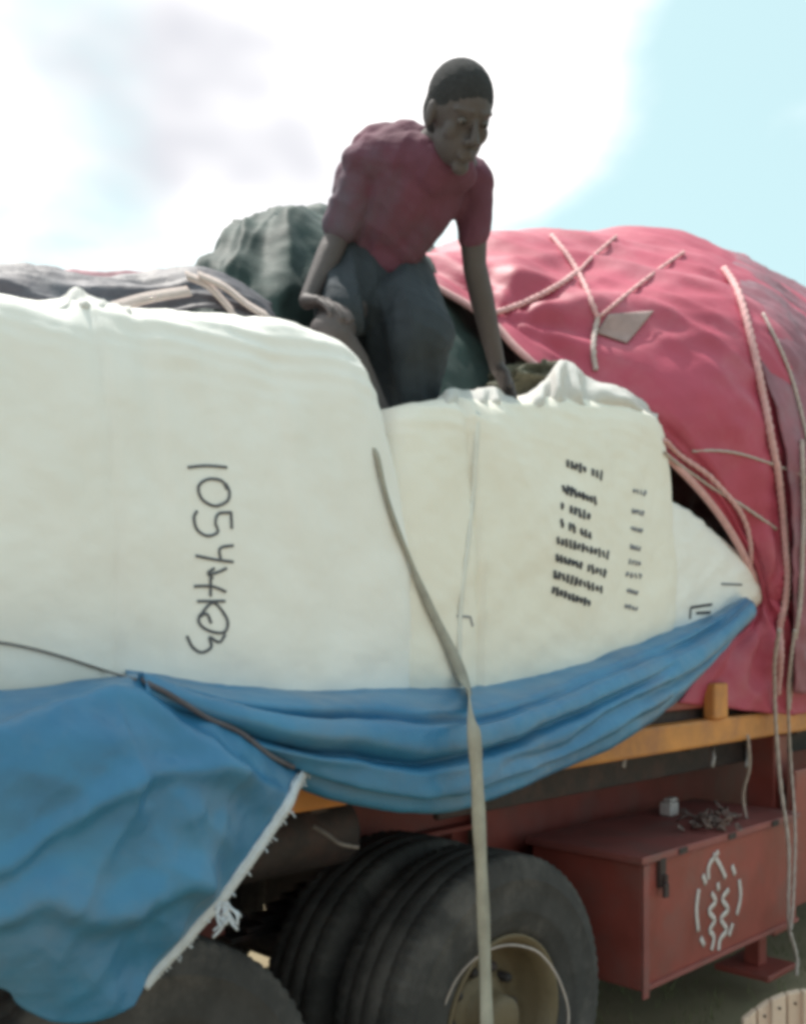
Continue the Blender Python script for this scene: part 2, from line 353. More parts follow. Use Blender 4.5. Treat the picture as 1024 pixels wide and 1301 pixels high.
def lathe(profile, n, axis_o, center, mod=None):
    """profile: (r, w) pairs; axis along NV; center point T."""
    V = []; Fs = []; m = len(profile)
    for i in range(n):
        t = 2*math.pi*i/n
        for j, (r, wd) in enumerate(profile):
            rr = r+(mod(t, j, r) if mod else 0)
            V.append(center+U*(rr*math.cos(t))+ZV*(rr*math.sin(t))+NV*(wd*axis_o))
    for i in range(n):
        for j in range(m-1):
            a = i*m+j; b = ((i+1) % n)*m+j; Fs.append((a, a+1, b+1, b))
    return V, Fs
TP = [(.262, -.10), (.28, -.125), (.36, -.148), (.43, -.15), (.485, -.138), (.508, -.128), (.520, -.115), (.521, -.075), (.517, -.069), (.517, -.063), (.522, -.057), (.523, -.008), (.519, -.004),
      (.519, .004), (.523, .008), (.522, .057), (.517, .063), (.517, .069), (.521, .075), (.520, .115), (.508, .128), (.495, .135), (.485, .140), (.45, .150), (.447, .153), (.443, .150), (.40, .152), (.36, .148), (.345, .150), (.340, .146), (.30, .137), (.28, .125), (.262, .10)]
RP = [(.05, .035), (.12, .03), (.15, .005), (.18, -.01), (.215, -.02), (.24, .0), (.252, .07), (.262, .112), (.285, .128), (.295, .13), (.296, .115), (.280, .10), (.278, -.11), (.262, -.11), (.245, -.02), (.215, -.035), (.05, .02)]
def lug(t, j, r):
    if 4 <= j <= 21 and r > .48:
        k = (t*40/math.pi+(.5 if j > 12 else 0)) % 1
        edge = abs(j-12.5)/8
        return -.008*min(1, edge)*(1 if k < .35 else 0)
    return 0
def wheel(s, o, full=True):
    c = T(s, o-.15, .465)
    wh = bpy.data.objects.new('wheel', None); C.objects.link(wh); wh.location = c; wh.parent = tr; wh.matrix_parent_inverse = Matrix.Translation(tr.location).inverted(); wh.empty_display_size = .1
    V, Fs = lathe(TP, 240, 1, c, lug)
    def pt(v, f, nm, m_):
        me = mesh_of([x-c for x in v], f, nm); bmm = bmesh.new(); bmm.from_mesh(me); bmesh.ops.recalc_face_normals(bmm, faces=bmm.faces); bmm.to_mesh(me); bmm.free()
        oo = bpy.data.objects.new(nm, me); C.objects.link(oo); oo.parent = wh; me.materials.append(m_); me.polygons.foreach_set('use_smooth', [True]*len(me.polygons)); return oo
    pt(V, Fs, 'tyre', M['rubber']); V, Fs = lathe([(a*.92, b) for a, b in RP], 64, 1, c); pt(V, Fs, 'rim', M['rim'])
    V, Fs = lathe([(.0, .13), (.055, .13), (.075, .12), (.08, .09), (.085, .03), (.11, .025), (.13, .02), (.13, -.05)], 32, 1, c); pt(V, Fs, 'hub', M['rim'])
    if o == 0:
        for k in range(10):
            a = k*math.pi/5; cc = c+U*(.15*math.cos(a))+ZV*(.15*math.sin(a))
            V, Fs = lathe([(0, .045), (.012, .045), (.017, .038), (.017, -.02)], 6, 1, cc); pt(V, Fs, 'wheel_nut', M['steel'])
    return wh
for sw in (0, -1.28, 4.9):
    wheel(sw, 0); wheel(sw, -.335); wheel(sw, -1.90)
    V, Fs = tube_mesh([T(sw, -.15, .465), T(sw, -2.2, .465)], .065, 14); link('axle', mesh_of(V, Fs, 'axle'), M['steel'], tr)
    for o in (-.80,):
        bx = []
        for k in range(6):
            l = .52-.065*k; z = .66+.022*k
            bx.append((sw-l, sw+l, o-.04, o+.04, z, z+.019))
        bx.append((sw-.07, sw+.07, o-.055, o+.055, .57, .655))
        box('leaf_spring', bx, M['steel'], tr, .002)
        box('spring_hanger', [(sw+q-.05, sw+q+.05, o-.05, o+.05, .70, .899) for q in (-.60, .60)], M['redpaint'], tr, .006)
box('air_tank_strap', (-.95, -.90, -.58, -.56, .9, 1.198), M['steel'], tr, .002)
V, Fs = tube_mesh([T(-1.0, -.45, 1.06), T(-.98, -.45, 1.06), T(-.35, -.45, 1.06), T(-.33, -.45, 1.06)], .11, 20); link('air_tank', mesh_of(V, Fs, 'air_tank'), M['steel'], tr)
tube('brake_hose', [Q(398, 1050, 2.95), Q(415, 1060, 2.93), Q(432, 1072, 2.92), Q(456, 1077, 2.92)], .006, M['metal'], tr, dense=20)
for x in (792, 948, 905):
    V, Fs = tube_mesh([P(x, 945, -.03), P(x+2, 962, -.02), P(x, 975, -.01)], .007, 6); link('lashing_hook', mesh_of(V, Fs, 'h'), M['metal'], tr)

# ------------------------------------------------------------------ bags of the load
def bag(name, label, s0, s1, o0, o1, z0, z1, m, seed, top=None, bulge=.06, seams=(), K=7, n=100, shear=0, warp=None):
    V = []; idx = {}; Fs = []
    def vid(a, b, c):
        k = (round(a, 5), round(b, 5), round(c, 5))
        if k in idx: return idx[k]
        r = (abs(a)**K+abs(b)**K+abs(c)**K)**(1/K); x, y, zz = a/r, b/r, c/r
        hs, ho, hz = (s1-s0)/2, (o1-o0)/2, (z1-z0)/2
        s = (s0+s1)/2+x*hs; o = (o0+o1)/2+y*ho; z = (z0+z1)/2+zz*hz
        s += .04*x*(1-zz*zz)-.02*x*max(0, zz)
        o += bulge*y*(1-zz*zz)*(1-.6*x*x)
        if top: z += top(s)*max(0, (zz+1)/2)**2
        q = Vector((s*2.2+seed, o*2.2, z*2.2))
        dn = .014*fbm(q)+.004*fbm(q*4.5)+.007*ridge((s+z)*1.6+seed, (s-z)*.9, 2)+.004*ridge(s*3-z*.8, z*3+seed, 5)
        # soft vertical sag folds and tight cross creases under the rim
        dn += .006*max(0, noise.noise(Vector((s*9+seed, z*1.0, seed))))
        up = max(0, min(1, (zz-.55)/.4))
        dn += .011*up*ridge(s*1.3+seed, z*26+.8*noise.noise(Vector((s*4, 0, seed))))*(.4+.8*abs(noise.noise(Vector((s*3, z*5, 3)))))
        for ss, w_, d_ in seams:
            e = (s-ss+.05*(z-2)) / w_
            if abs(e) < 3: dn += -d_*math.exp(-e*e)+.4*d_*math.exp(-(e-1.4)**2*2)
        dirv = Vector((x*abs(x)**3, y*abs(y)**3, zz*abs(zz)**3)); dirv = dirv.normalized() if dirv.length > 0 else Vector((0, 0, 1))
        s += dn*dirv.x; o += dn*dirv.y; z += dn*dirv.z
        if warp: s, o, z = warp(s, o, z)
        V.append(T(s, o, z)); idx[k] = len(V)-1; return len(V)-1
    g = [-1+2*i/n for i in range(n+1)]
    for ax in range(3):
        for sg in (-1, 1):
            for i in range(n):
                for j in range(n):
                    cs = [(g[i], g[j]), (g[i+1], g[j]), (g[i+1], g[j+1]), (g[i], g[j+1])]
                    q = []
                    for p_, r_ in cs:
                        c = [0, 0, 0]; c[ax] = sg; c[(ax+1) % 3] = p_; c[(ax+2) % 3] = r_; q.append(vid(*c))
                    Fs.append(tuple(q) if sg < 0 else tuple(q[::-1]))
    # truck frame is (U, NV, Z): U x NV = -Z, left-handed, so the winding above faces outwards
    o = link(name, mesh_of(V, Fs, name), m)
    SURF.append(BVHTree.FromPolygons(V, Fs)); tag(o, label, 'bag', 'white bulk bags laid along the truck bed')
    return o
def lerp_tab(tab):
    def f(x):
        if x <= tab[0][0]: return tab[0][1]
        for (a, b), (c, d) in zip(tab, tab[1:]):
            if x <= c: return b+(d-b)*(x-a)/(c-a)
        return tab[-1][1]
    return f
def zof(px, py, o): return P(px, py, o).z
def toptab(pts, o, z1): return lerp_tab([(S(px, o), zof(px, py, o)-z1) for px, py in pts])
f1 = .02
def w1(s, o, z):
    e = S(482, f1)
    return s+.11*max(0, min(1, (s-e+.5)/.5))*max(0, (2.2-z)/.8), o, z
b1 = bag('bulk_bag', 'largest white bulk bag at the left, handwritten number running down its front', S(-330, f1), S(482, f1), -1.15, .10, 1.40, 2.40, M['bag'], 1.3,
    top=toptab([(-330, 350), (-40, 372), (60, 380), (100, 372), (150, 384), (250, 392), (360, 408), (410, 424), (440, 442), (465, 480)], .03, 2.40), bulge=.05, K=11, n=120, warp=w1,
    seams=((S(128, .1), .012, .008), (S(190, .1), .02, .004), (S(262, .1), .010, .003), (S(345, .1), .02, .004)))
b2 = bag('bulk_bag', 'white bulk bag with rows of small printed text, under the crouching man\'s hand', S(486, f1), S(835, f1), -1.10, .08, 1.40, 2.42, M['bag2'], 7.7,
    top=toptab([(480, 535), (500, 512), (600, 508), (700, 505), (800, 512), (842, 530)], .03, 2.42), bulge=.05, K=16, n=120,
    seams=((S(600, .1), .014, .016),))
swb = [(800, 905), (850, 860), (890, 825), (930, 795), (975, 762)]
swz = lerp_tab([(S(x, .05), zof(x, y, .05)) for x, y in swb])
def w3(s, o, z):
    t = (z-1.38)/.87; lo = max(1.38, swz(s)); return s, o, lo+(z-1.38)*(max(lo+.04, z1t(s))-lo)/max(.1, z1t(s)-1.38)
z1t = lerp_tab([(S(x, .03), zof(x, y, .03)) for x, y in [(815, 612), (840, 630), (880, 655), (930, 702), (965, 752)]])
b3 = bag('bulk_bag', 'slumped white bulk bag at the right end beside the red tarpaulin', S(815, f1), S(975, .05), -.9, .06, 1.38, 2.25, M['bag'], 3.1,
    top=lambda s: z1t(s)-2.25, bulge=.05, K=14, n=80, warp=w3)

def crumple(name, c, rs, m, parent, seed, amp=.35, rot=0, n=60):
    V = []; Fs = []
    for j in range(n+1):
        th = math.pi*j/n
        for i in range(n*2):
            ph = math.pi*i/n
            d = Vector((math.sin(th)*math.cos(ph), math.sin(th)*math.sin(ph), math.cos(th)))
            q = d*2.1+Vector((seed, 0, 0))
            k = 1+amp*(.8*ridge(q.x*.9, q.y*.9, q.z*.9)+.3*ridge(q.x*2.2, q.y*2.2, q.z*2.2)+.08*fbm(q*4))-amp*.5
            V.append(c+U*(d.x*rs[0]*k)+NV*(d.y*rs[1]*k)+ZV*(d.z*rs[2]*k+d.x*rs[0]*rot))
    w2 = n*2
    for j in range(n):
        for i in range(w2): Fs.append((j*w2+i, (j+1)*w2+i, (j+1)*w2+(i+1) % w2, j*w2+(i+1) % w2))
    return link(name, mesh_of(V, Fs, name), m, parent)
def frill(parent, top, base, o, seed, fr, amp=.020):
    n_ = len(top)
    cv_ = [[P(base[i][0], base[i][1], o+.035) for i in range(n_)], [P((top[i][0]+base[i][0])/2, (top[i][1]+base[i][1])/2, o+.03) for i in range(n_)],
           [P(top[i][0], top[i][1], o-.03) for i in range(n_)], [P(top[i][0]+4, top[i][1]+16, o-.13) for i in range(n_)], [P(top[i][0], top[i][1]+50, o-.2) for i in range(n_)]]
    def d(u, v, p): return amp*math.sin(u*fr*.8+5*noise.noise(Vector((u*3, v*1.5, seed))))*math.exp(-((v-.25)/.16)**2)+amp*.35*ridge(u*7+v, v*3, seed)+amp*.35*fbm(p*14)
    loft('gathered_mouth', cv_, 90, 34, M['ruff'], d, .0015, parent)
frill(b2, [(655, 508), (690, 488), (708, 464), (724, 458), (740, 478), (772, 488), (805, 500), (836, 520)], [(655, 528), (690, 528), (708, 526), (724, 526), (742, 526), (775, 524), (805, 526), (836, 534)], .03, 2.2, 30)
frill(b2, [(555, 508), (572, 494), (600, 496), (625, 492), (645, 502), (662, 510)], [(555, 522), (572, 522), (600, 522), (625, 522), (645, 522), (662, 522)], .03, 6.2, 24, .010)
frill(b1, [(55, 392), (80, 378), (96, 366), (112, 376), (135, 384), (165, 392)], [(55, 406), (80, 402), (96, 400), (112, 402), (135, 404), (165, 404)], .03, 4.2, 14, .010)

# handwriting down the first bag: 1 0 5 4 4 K G s, turned a quarter clockwise
hw = [[(238, 594), (262, 592), (288, 594)],
 [(288, 622), (281, 611), (264, 609), (252, 618), (256, 634), (272, 643), (288, 637), (291, 625), (286, 614)],
 [(293, 650), (294, 672)], [(293, 651), (277, 653), (273, 664), (276, 676), (263, 681), (250, 673), (246, 658), (250, 649)],
 [(296, 693), (279, 697), (280, 712)], [(296, 714), (272, 711), (248, 706)],
 [(272, 722), (264, 728), (270, 735)], [(288, 722), (276, 727), (266, 730)], 
 [(246, 745), (268, 745), (287, 752)], [(267, 735), (267, 758)],
 [(286, 764), (250, 764)], [(286, 782), (270, 766), (252, 784)],
 [(282, 776), (289, 790), (285, 803), (270, 803), (256, 796), (252, 786), (262, 780), (268, 792)],
 [(286, 806), (278, 816), (266, 810), (268, 822), (256, 829), (244, 822), (237, 808)]]
strokes('handwritten_number', hw, .0060, M['inkh'], b1, .0018)
random.seed(11)
def ticks(x0, y0, x1, y1, hgt, n):
    res = []
    for i in range(n):
        if random.random() < .08: continue
        f = (i+.5)/n; x = x0+(x1-x0)*f; y = y0+(y1-y0)*f; a = hgt*random.uniform(.55, 1)
        k = random.random(); dx = random.uniform(-1.2, 1.2)
        res.append([(x+dx, y-a/2), (x-dx, y+a/2)])
        if k < .6: res.append([(x-1.5, y+random.uniform(-a/2, a/2)), (x+2.0, y+random.uniform(-a/3, a/2))])
    return res
rows = [(718, 588, 766, 605), (713, 620, 758, 637), (711, 642, 750, 657), (711, 664, 756, 683), (706, 686, 774, 706), (705, 708, 770, 729), (702, 729, 766, 750), (700, 749, 750, 767)]
tk = []
for r_ in rows: tk += ticks(*r_, 12, int((r_[2]-r_[0])/5))
strokes('printed_text', tk, .0115, M['ink'], b2, .002, False)
tk = []
for y, wd in ((624, 18), (650, 16), (672, 15), (695, 14), (714, 16), (730, 22), (751, 14), (771, 18)):
    tk += ticks(812-(y-620)*.07-wd/2, y-1, 812-(y-620)*.07+wd/2, y+3, 7, 4)
strokes('faded_print', tk, .008, M['inkf'], b2, .002, False)
strokes('printed_label', [[(877, 772), (904, 768)], [(877, 772), (876, 786)], [(884, 779), (902, 778)]]+ticks(880, 795, 905, 796, 13, 5),   .010, M['ink'], b3, .002, False)
strokes('printed_dash', [[(916, 742), (942, 743)]], .008, M['inkf'], b3, .002, False)
V, Fs = ribbon_mesh(draped(smooth2([(607, 524), (604, 580), (598, 660), (588, 740), (583, 800), (584, 872)], 5), .001, 8), .016, .002); link('binding_strap', mesh_of(V, Fs), M['band'], b2)
strokes('bag_tag', [[(580, 783), (597, 784), (600, 796)]], .005, M['inkf'], b2, .002, False)

# ------------------------------------------------------------------ dark green covered load behind the man
cv = [
 [P(205, 470, -.35), P(235, 370, -.45), P(262, 330, -.6), P(300, 300, -.85), P(330, 330, -1.4), P(360, 420, -2.0)],
 [P(270, 480, -.28), P(285, 385, -.36), P(305, 322, -.5), P(350, 278, -.8), P(380, 290, -1.4), P(400, 420, -2.1)],
 [P(340, 490, -.25), P(350, 390, -.34), P(370, 315, -.5), P(405, 276, -.8), P(430, 285, -1.5), P(450, 430, -2.2)],
 [P(450, 500, -.30), P(455, 410, -.40), P(465, 340, -.55), P(480, 300, -.9), P(500, 310, -1.6), P(510, 430, -2.3)],
 [P(560, 520, -.30), P(562, 440, -.42), P(565, 385, -.6), P(575, 345, -.9), P(590, 370, -1.6), P(600, 460, -2.3)],
 [P(680, 540, -.35), P(685, 500, -.45), P(688, 470, -.6), P(690, 440, -.9), P(690, 450, -1.6), P(690, 500, -2.3)],
]
def dgreen(u, v, p):
    return .028*ridge(v*5+.6*fbm(p*1.5), u*1.2)+.03*fbm(p*2.5)+.01*ridge(v*11+u*5, u*4)
gt, _ = loft('tarpaulin', cv, 90, 110, M['green'], dgreen)
tag(gt, 'dark green tarpaulin humped over cargo behind the crouching man', 'tarpaulin')
lc = empty('sack', T(S(690, -.6), -.6, 2.4), 'olive sack lying in shade below the edge of the red tarpaulin', 'sack')
crumple('sack_body', P(672, 500, -.30), (.20, .22, .10), M['lining'], lc, 3.3, .25)

# ------------------------------------------------------------------ grey tarpaulins bundled over the left load
def strip(rows_, m, seed, label, amp=.018):
    def d(u, v, p): return amp*ridge(v*4+seed, u*3+v)+amp*.8*fbm(p*4)+amp*.5*ridge(v*9+u*3, seed)
    o, e = loft('tarpaulin', rows_, 110, 26, m, d); tag(o, label, 'tarpaulin'); return o, e
strip([[P(-330, 330, -.35), P(-100, 346, -.35), P(0, 348, -.35), P(90, 352, -.35), P(180, 356, -.35), P(255, 352, -.32), P(330, 390, -.30)],
       [P(-330, 360, -.15), P(-100, 360, -.18), P(0, 360, -.18), P(90, 372, -.18), P(180, 374, -.18), P(262, 366, -.15), P(340, 402, -.12)],
       [P(-330, 420, -.12), P(-100, 410, -.12), P(0, 400, -.12), P(90, 410, -.12), P(180, 408, -.12), P(262, 400, -.1), P(345, 420, -.10)]], M['grey'], 2.1,
      'grey tarpaulin bundled along the top of the leftmost bag')
strip([[P(-330, 320, -.75), P(-100, 340, -.75), P(0, 342, -.75), P(120, 350, -.75), P(240, 347, -.75)],
       [P(-330, 400, -.5), P(-100, 400, -.5), P(0, 400, -.5), P(120, 400, -.5), P(250, 400, -.45)]], M['purple'], 5.1,
      'faded purple grey sheet just behind the grey tarpaulin bundle', .012)
st = empty('strap', P(280, 385, -.08), 'pale folded webbing straps hanging over the top of the left bag', 'strap')
for a in ([(236, 350), (262, 362), (285, 385), (300, 405)], [(252, 350), (285, 365), (315, 388), (350, 408)], [(140, 392), (190, 378), (240, 370)]):
    ps = crow([P(x, y, -.075) for x, y in a], 24)
    V, Fs = ribbon_mesh([(p, (NV+ZV*.6).normalized()) for p in ps], .028, .004); link('webbing', mesh_of(V, Fs), M['ropel'], st)

# ------------------------------------------------------------------ red tarpaulin
cv = [
 [P(862, 893, .025), P(905, 835, .035), P(960, 775, .07), P(930, 684, .10), P(842, 580, .04), P(690, 478, -.18), P(612, 403, -.40), P(516, 348, -.75), P(520, 365, -1.3), P(560, 460, -2.2)],
 [P(985, 905, .03), P(988, 830, .08), P(988, 755, .15), P(960, 650, .17), P(885, 520, .12), P(770, 415, -.16), P(690, 352, -.45), P(600, 315, -.85), P(590, 350, -1.5), P(620, 460, -2.3)],
 [P(1002, 905, .03), P(1005, 830, .08), P(1006, 745, .16), P(995, 610, .20), P(945, 465, .15), P(870, 375, -.10), P(800, 332, -.45), P(715, 308, -.90), P(700, 350, -1.6), P(720, 460, -2.3)],
 [P(1040, 900, .03), P(1045, 820, .08), P(1048, 730, .17), P(1040, 590, .20), P(1005, 455, .15), P(950, 375, -.08), P(905, 332, -.42), P(840, 308, -.90), P(820, 355, -1.6), P(820, 460, -2.3)],
 [P(1130, 890, .03), P(1140, 810, .08), P(1140, 710, .17), P(1130, 590, .18), P(1100, 480, .12), P(1060, 420, -.10), P(1010, 385, -.42), P(930, 335, -.90), P(900, 365, -1.6), P(900, 480, -2.3)],
]
def dred(u, v, p):
    s, o, z = toso(p)
    a = .030*ridge(s*1.6+z*2.0, (s*.5-z)*.7, 1)+.030*ridge((s+z)*1.1+.5*fbm(p*1.2), z*.5, 5)
    b = .016*ridge(s*4+z*5.5, s*1.2, 3)+.012*fbm(p*3)+.010*ridge(s*2-z*9, s*2, 9)
    # folds gathered at the tie point on the left rim
    g_ = toso(P(640, 400, -.33)); dx, dz = s-g_[0], z-g_[2]; r_ = math.hypot(dx, dz); an = math.atan2(dz, dx)
    c = .035*math.sin(an*11)*math.exp(-r_*2.2)*min(1, r_*5)
    g_ = toso(P(975, 750, .13)); dx, dz = s-g_[0], z-g_[2]; r_ = math.hypot(dx, dz); an = math.atan2(dz, dx)
    c += .03*math.sin(an*13)*math.exp(-r_*2.6)*min(1, r_*6)
    e = -.018*math.exp(-((v-.055)/.014)**2)-.014*math.exp(-((v-.11-.02*math.sin(u*9))/.016)**2)
    return ((.9*a+.9*b+c)*min(1, .12+v*6)+e)*(1 if u < .95 else .5)
rt, re_ = loft('tarpaulin', cv, 190, 130, M['red'], dred, .008)
tag(rt, 'red tarpaulin stretched over the tall load and lashed with pink rope', 'tarpaulin')
tube('hem', [p+NV*.008 for p in re_['top'][46:156]], .014, M['rope'], rt, n=8)
def quadpatch(cs, name, m, parent, nn=12, lift=.007):
    V = []; Fs = []
    for j in range(nn+1):
        for i in range(nn+1):
            u, v = i/nn, j/nn
            x = (cs[0][0]*(1-u)+cs[1][0]*u)*(1-v)+(cs[3][0]*(1-u)+cs[2][0]*u)*v
            y = (cs[0][1]*(1-u)+cs[1][1]*u)*(1-v)+(cs[3][1]*(1-u)+cs[2][1]*u)*v
            V.append(hit(x, y, lift)[0])
    for j in range(nn):
        for i in range(nn): a = j*(nn+1)+i; Fs.append((a, a+1, a+nn+2, a+nn+1))
    o = link(name, mesh_of(V, Fs), m, parent); so = o.modifiers.new('s', 'SOLIDIFY'); so.thickness = .004; so.offset = 0; return o
quadpatch([(772, 400), (830, 396), (796, 438), (756, 424)], 'sewn_patch', M['patch'], rt)

crg = empty('cargo', T(S(900, -.5), -.6, 1.4), 'dark cargo just visible beneath the lower edge of the red tarpaulin', 'cargo')
for k_, (cs, co, cz, rs_) in enumerate(((S(905, -.4), -.62, 1.75, (.62, .50, .42)), (S(860, -.5), -.85, 2.35, (.75, .5, .42)), (S(1000, -.5), -.5, 1.85, (.8, .46, .55)))):
    crumple('sacking', T(cs, co, cz), rs_, M['lining'], crg, 3.3+k_, .12)

# purple-brown sheet over the load beyond
cv = [
 [P(1006, 880, .13), P(1008, 760, .23), P(998, 620, .255), P(968, 470, .205), P(940, 390, .04), P(908, 342, -.30), P(876, 315, -.85), P(870, 350, -1.5)],
 [P(1034, 880, .13), P(1038, 760, .24), P(1030, 620, .28), P(1010, 480, .245), P(990, 400, .08), P(968, 355, -.24), P(935, 330, -.77), P(920, 370, -1.5)],
 [P(1085, 880, .13), P(1090, 760, .24), P(1082, 620, .28), P(1066, 500, .24), P(1046, 430, .08), P(1026, 385, -.25), P(995, 360, -.77), P(980, 400, -1.5)],
 [P(1240, 880, .13), P(1240, 760, .24), P(1230, 640, .28), P(1200, 540, .24), P(1180, 480, .08), P(1160, 440, -.25), P(1120, 420, -.77), P(1090, 450, -1.5)]]
def dpur(u, v, p):
    s, o, z = toso(p); return .02*ridge((z+s*.6)*3.5, s*1.0, 2)+.014*fbm(p*4)+.008*ridge(z*11+s*5, s*3, 4)
pt_, _ = loft('tarpaulin', cv, 130, 60, M['purple'], dpur, .008)
tag(pt_, 'wrinkled purple brown sheet over the far load at the right edge', 'tarpaulin')

# ropes over the red tarpaulin
def rope(pl, r, m, label, group=None, lift=None, o=.2):
    hs = draped(smooth2(pl, 5), lift or r*1.1, 7, o)
    V, Fs = tube_mesh(crow([p for p, _ in hs], len(hs)*3), r, 10, .35)
    ob = link('rope', mesh_of(V, Fs), m); tag(ob, label, 'rope', group); return ob
G = 'pink ropes lashing the red tarpaulin'
rope([(700, 302), (722, 330), (742, 365), (758, 405)], .010, M['rope'], 'pink rope dropping from the red crest to the knot beside the grey patch', G)
rope([(758, 405), (752, 440), (756, 472)], .010, M['ropel'], 'short pale rope hanging straight down below the knot', G)
rope([(868, 322), (835, 345), (790, 380), (758, 405)], .007, M['rope'], 'thin pink rope running from the knot up right over the crest', G)
rope([(736, 346), (705, 368), (668, 388), (630, 400), (616, 405)], .011, M['rope'], 'thick pale pink rope standing in for a lit fold, slanting left from the hanging rope', G)  # highlight along a tarpaulin fold, drawn as a pale raised strand
rope([(782, 302), (750, 330), (736, 346)], .007, M['rope'], 'thin rope from the crest joining the thick rope that stands in for the lit fold', G)
rope([(918, 345), (936, 376), (955, 450), (972, 540), (990, 640), (998, 720), (990, 800), (983, 880)], .014, M['rope'], 'thick pink rope running down the whole right side of the red tarpaulin', G)
rope([(842, 560), (880, 588), (925, 628), (950, 672), (955, 715)], .009, M['rope'], 'pink rope following the lower left rim of the red tarpaulin', G)
rope([(880, 572), (930, 574), (975, 588), (1024, 606), (1060, 625)], .005, M['ropel'], 'thin rope crossing the thick pink rope towards the right edge', G)
rope([(842, 575), (890, 610), (940, 640), (985, 672)], .006, M['ropel'], 'thin pale rope running down right from the rim to the thick pink rope', G)
rope([(968, 400), (1000, 470), (1024, 560), (1040, 650)], .007, M['ropel'], 'pale rope curving down across the purple brown sheet', G)
rope([(1016, 560), (1018, 650), (1014, 760), (1004, 850), (1000, 900)], .009, M['ropel'], 'pale rope on the purple brown sheet at the right edge', G)

# ------------------------------------------------------------------ blue tarpaulin sling under the bags
cv = [
 [P(150, 830, .02), P(300, 850, .02), P(450, 860, .02), P(600, 860, .02), P(700, 840, .02), P(800, 805, .02), P(890, 775, .0), P(942, 755, .02)],
 [P(168, 872, .22), P(300, 889, .21), P(450, 894, .22), P(600, 896, .24), P(700, 874, .22), P(800, 836, .19), P(890, 796, .15), P(945, 762, .12)],
 [P(172, 878, .26), P(320, 912, .26), P(452, 930, .28), P(590, 938, .31), P(705, 906, .28), P(810, 862, .24), P(890, 814, .18), P(945, 772, .15)],
 [P(176, 884, .27), P(335, 945, .28), P(455, 975, .30), P(565, 985, .32), P(690, 950, .28), P(810, 888, .24), P(890, 832, .18), P(943, 780, .15)],
 [P(180, 890, .24), P(350, 978, .23), P(455, 1012, .25), P(560, 1018, .27), P(680, 978, .23), P(800, 925, .20), P(880, 858, .15), P(939, 790, .12)],
 [P(184, 892, .12), P(352, 980, .08), P(455, 1012, .08), P(556, 1014, .08), P(680, 977, .06), P(800, 924, .06), P(880, 858, .05), P(937, 790, .05)],
 [P(184, 880, .02), P(350, 950, -.04), P(455, 970, -.04), P(556, 970, -.04), P(680, 950, -.04), P(800, 900, -.03), P(880, 846, -.02), P(935, 786, .0)],
]
def dblue(u, v, p):
    w_ = math.sin(math.pi*min(1, max(0, (v-.10)/.7)))
    left = max(0, 1-u/.62); right = max(0, (u-.55)/.45)
    def groove(t, wd): t = t % 1; return math.exp(-((t-.5)/wd)**2)
    lf = min(1, u*7)*max(0, 1-u/.78)**.5; rg = min(1, (1-u)*7)*max(0, (u-.5)/.5)**.6
    f = groove(v*5.2+.8*u+.35*fbm(p*1.1), .13); g_ = groove(v*3.6-.5*u+.3*fbm(p*1.3), .13)
    return w_*(.03-.075*lf*f-.05*rg*g_+.018*lf*math.sin(v*17+6*u)+.02*math.sin(u*5+v*7))+.006*fbm(p*5)+.004*ridge(v*6+u*9, v*3)*w_
bl, be = loft('tarpaulin', cv, 200, 130, M['blue'], dblue, .006)
tag(bl, 'blue tarpaulin slung like a hammock beneath the white bags', 'tarpaulin')

# ------------------------------------------------------------------ blue tarpaulin flap at the left, frayed white hem
cv = [
 [P(-330, 860, .16), P(-160, 872, .16), P(0, 880, .16), P(90, 868, .17), P(150, 860, .17), P(185, 860, .18), P(250, 900, .20), P(310, 938, .22), P(384, 982, .24)],
 [P(-330, 905, .24), P(-160, 905, .24), P(0, 905, .24), P(90, 890, .26), P(145, 876, .27), P(190, 880, .28), P(240, 910, .28), P(305, 955, .28), P(372, 998, .27)],
 [P(-330, 990, .32), P(-160, 980, .32), P(0, 960, .34), P(80, 945, .36), P(140, 940, .36), P(190, 950, .35), P(240, 980, .34), P(290, 1010, .32), P(345, 1045, .29)],
 [P(-330, 1110, .34), P(-160, 1090, .34), P(0, 1070, .35), P(60, 1060, .35), P(120, 1055, .36), P(170, 1060, .35), P(220, 1075, .33), P(260, 1090, .31), P(300, 1108, .29)],
 [P(-330, 1200, .28), P(-160, 1180, .30), P(0, 1170, .31), P(50, 1178, .31), P(100, 1178, .31), P(150, 1175, .30), P(190, 1175, .29), P(215, 1178, .28), P(240, 1182, .27)],
 [P(-330, 1240, .22), P(-160, 1225, .24), P(0, 1236, .26), P(38, 1276, .26), P(75, 1290, .26), P(110, 1284, .26), P(135, 1272, .26), P(158, 1262, .26), P(178, 1252, .26)],
]
def dflap(u, v, p):
    q = p*2.2
    s, o, z = toso(p)
    a = .028*ridge((s-z)*2.2+.8*fbm(q*.7), (s+z)*.7, 1)+.016*ridge((s*.8+z)*4.5, (s-z)*1.2, 4)
    b = .020*fbm(q*1.3)+.006*ridge(s*12, z*9, 2)
    c = .025*math.exp(-((v-.30-.05*math.sin(u*9))/.05)**2)
    d = .03*math.exp(-((v-.72+.12*(u-.5)-.03*math.sin(u*14))/.045)**2)
    e = .02*math.exp(-((v-.5+.5*(u-.55))/.03)**2)*(u > .2)
    return (.8*a+b+c+d+e+.005*ridge(s*9+z*7, z*8, 6))*min(1, .25+v*2)*(1 if u < .85 else .15+.85*(1-u)/.15)
fl, fe = loft('tarpaulin', cv, 170, 130, M['blue'], dflap, .006)
tag(fl, 'blue tarpaulin flap hanging at lower left with a frayed white edge', 'tarpaulin')
V, Fs = merge([ribbon_mesh([(p+NV*.006, NV) for p in fe['right']], .022, .005), tube_mesh([p-U*(.014+.006*noise.noise(p*30))+NV*.008 for p in fe['right']], .005, 6)])
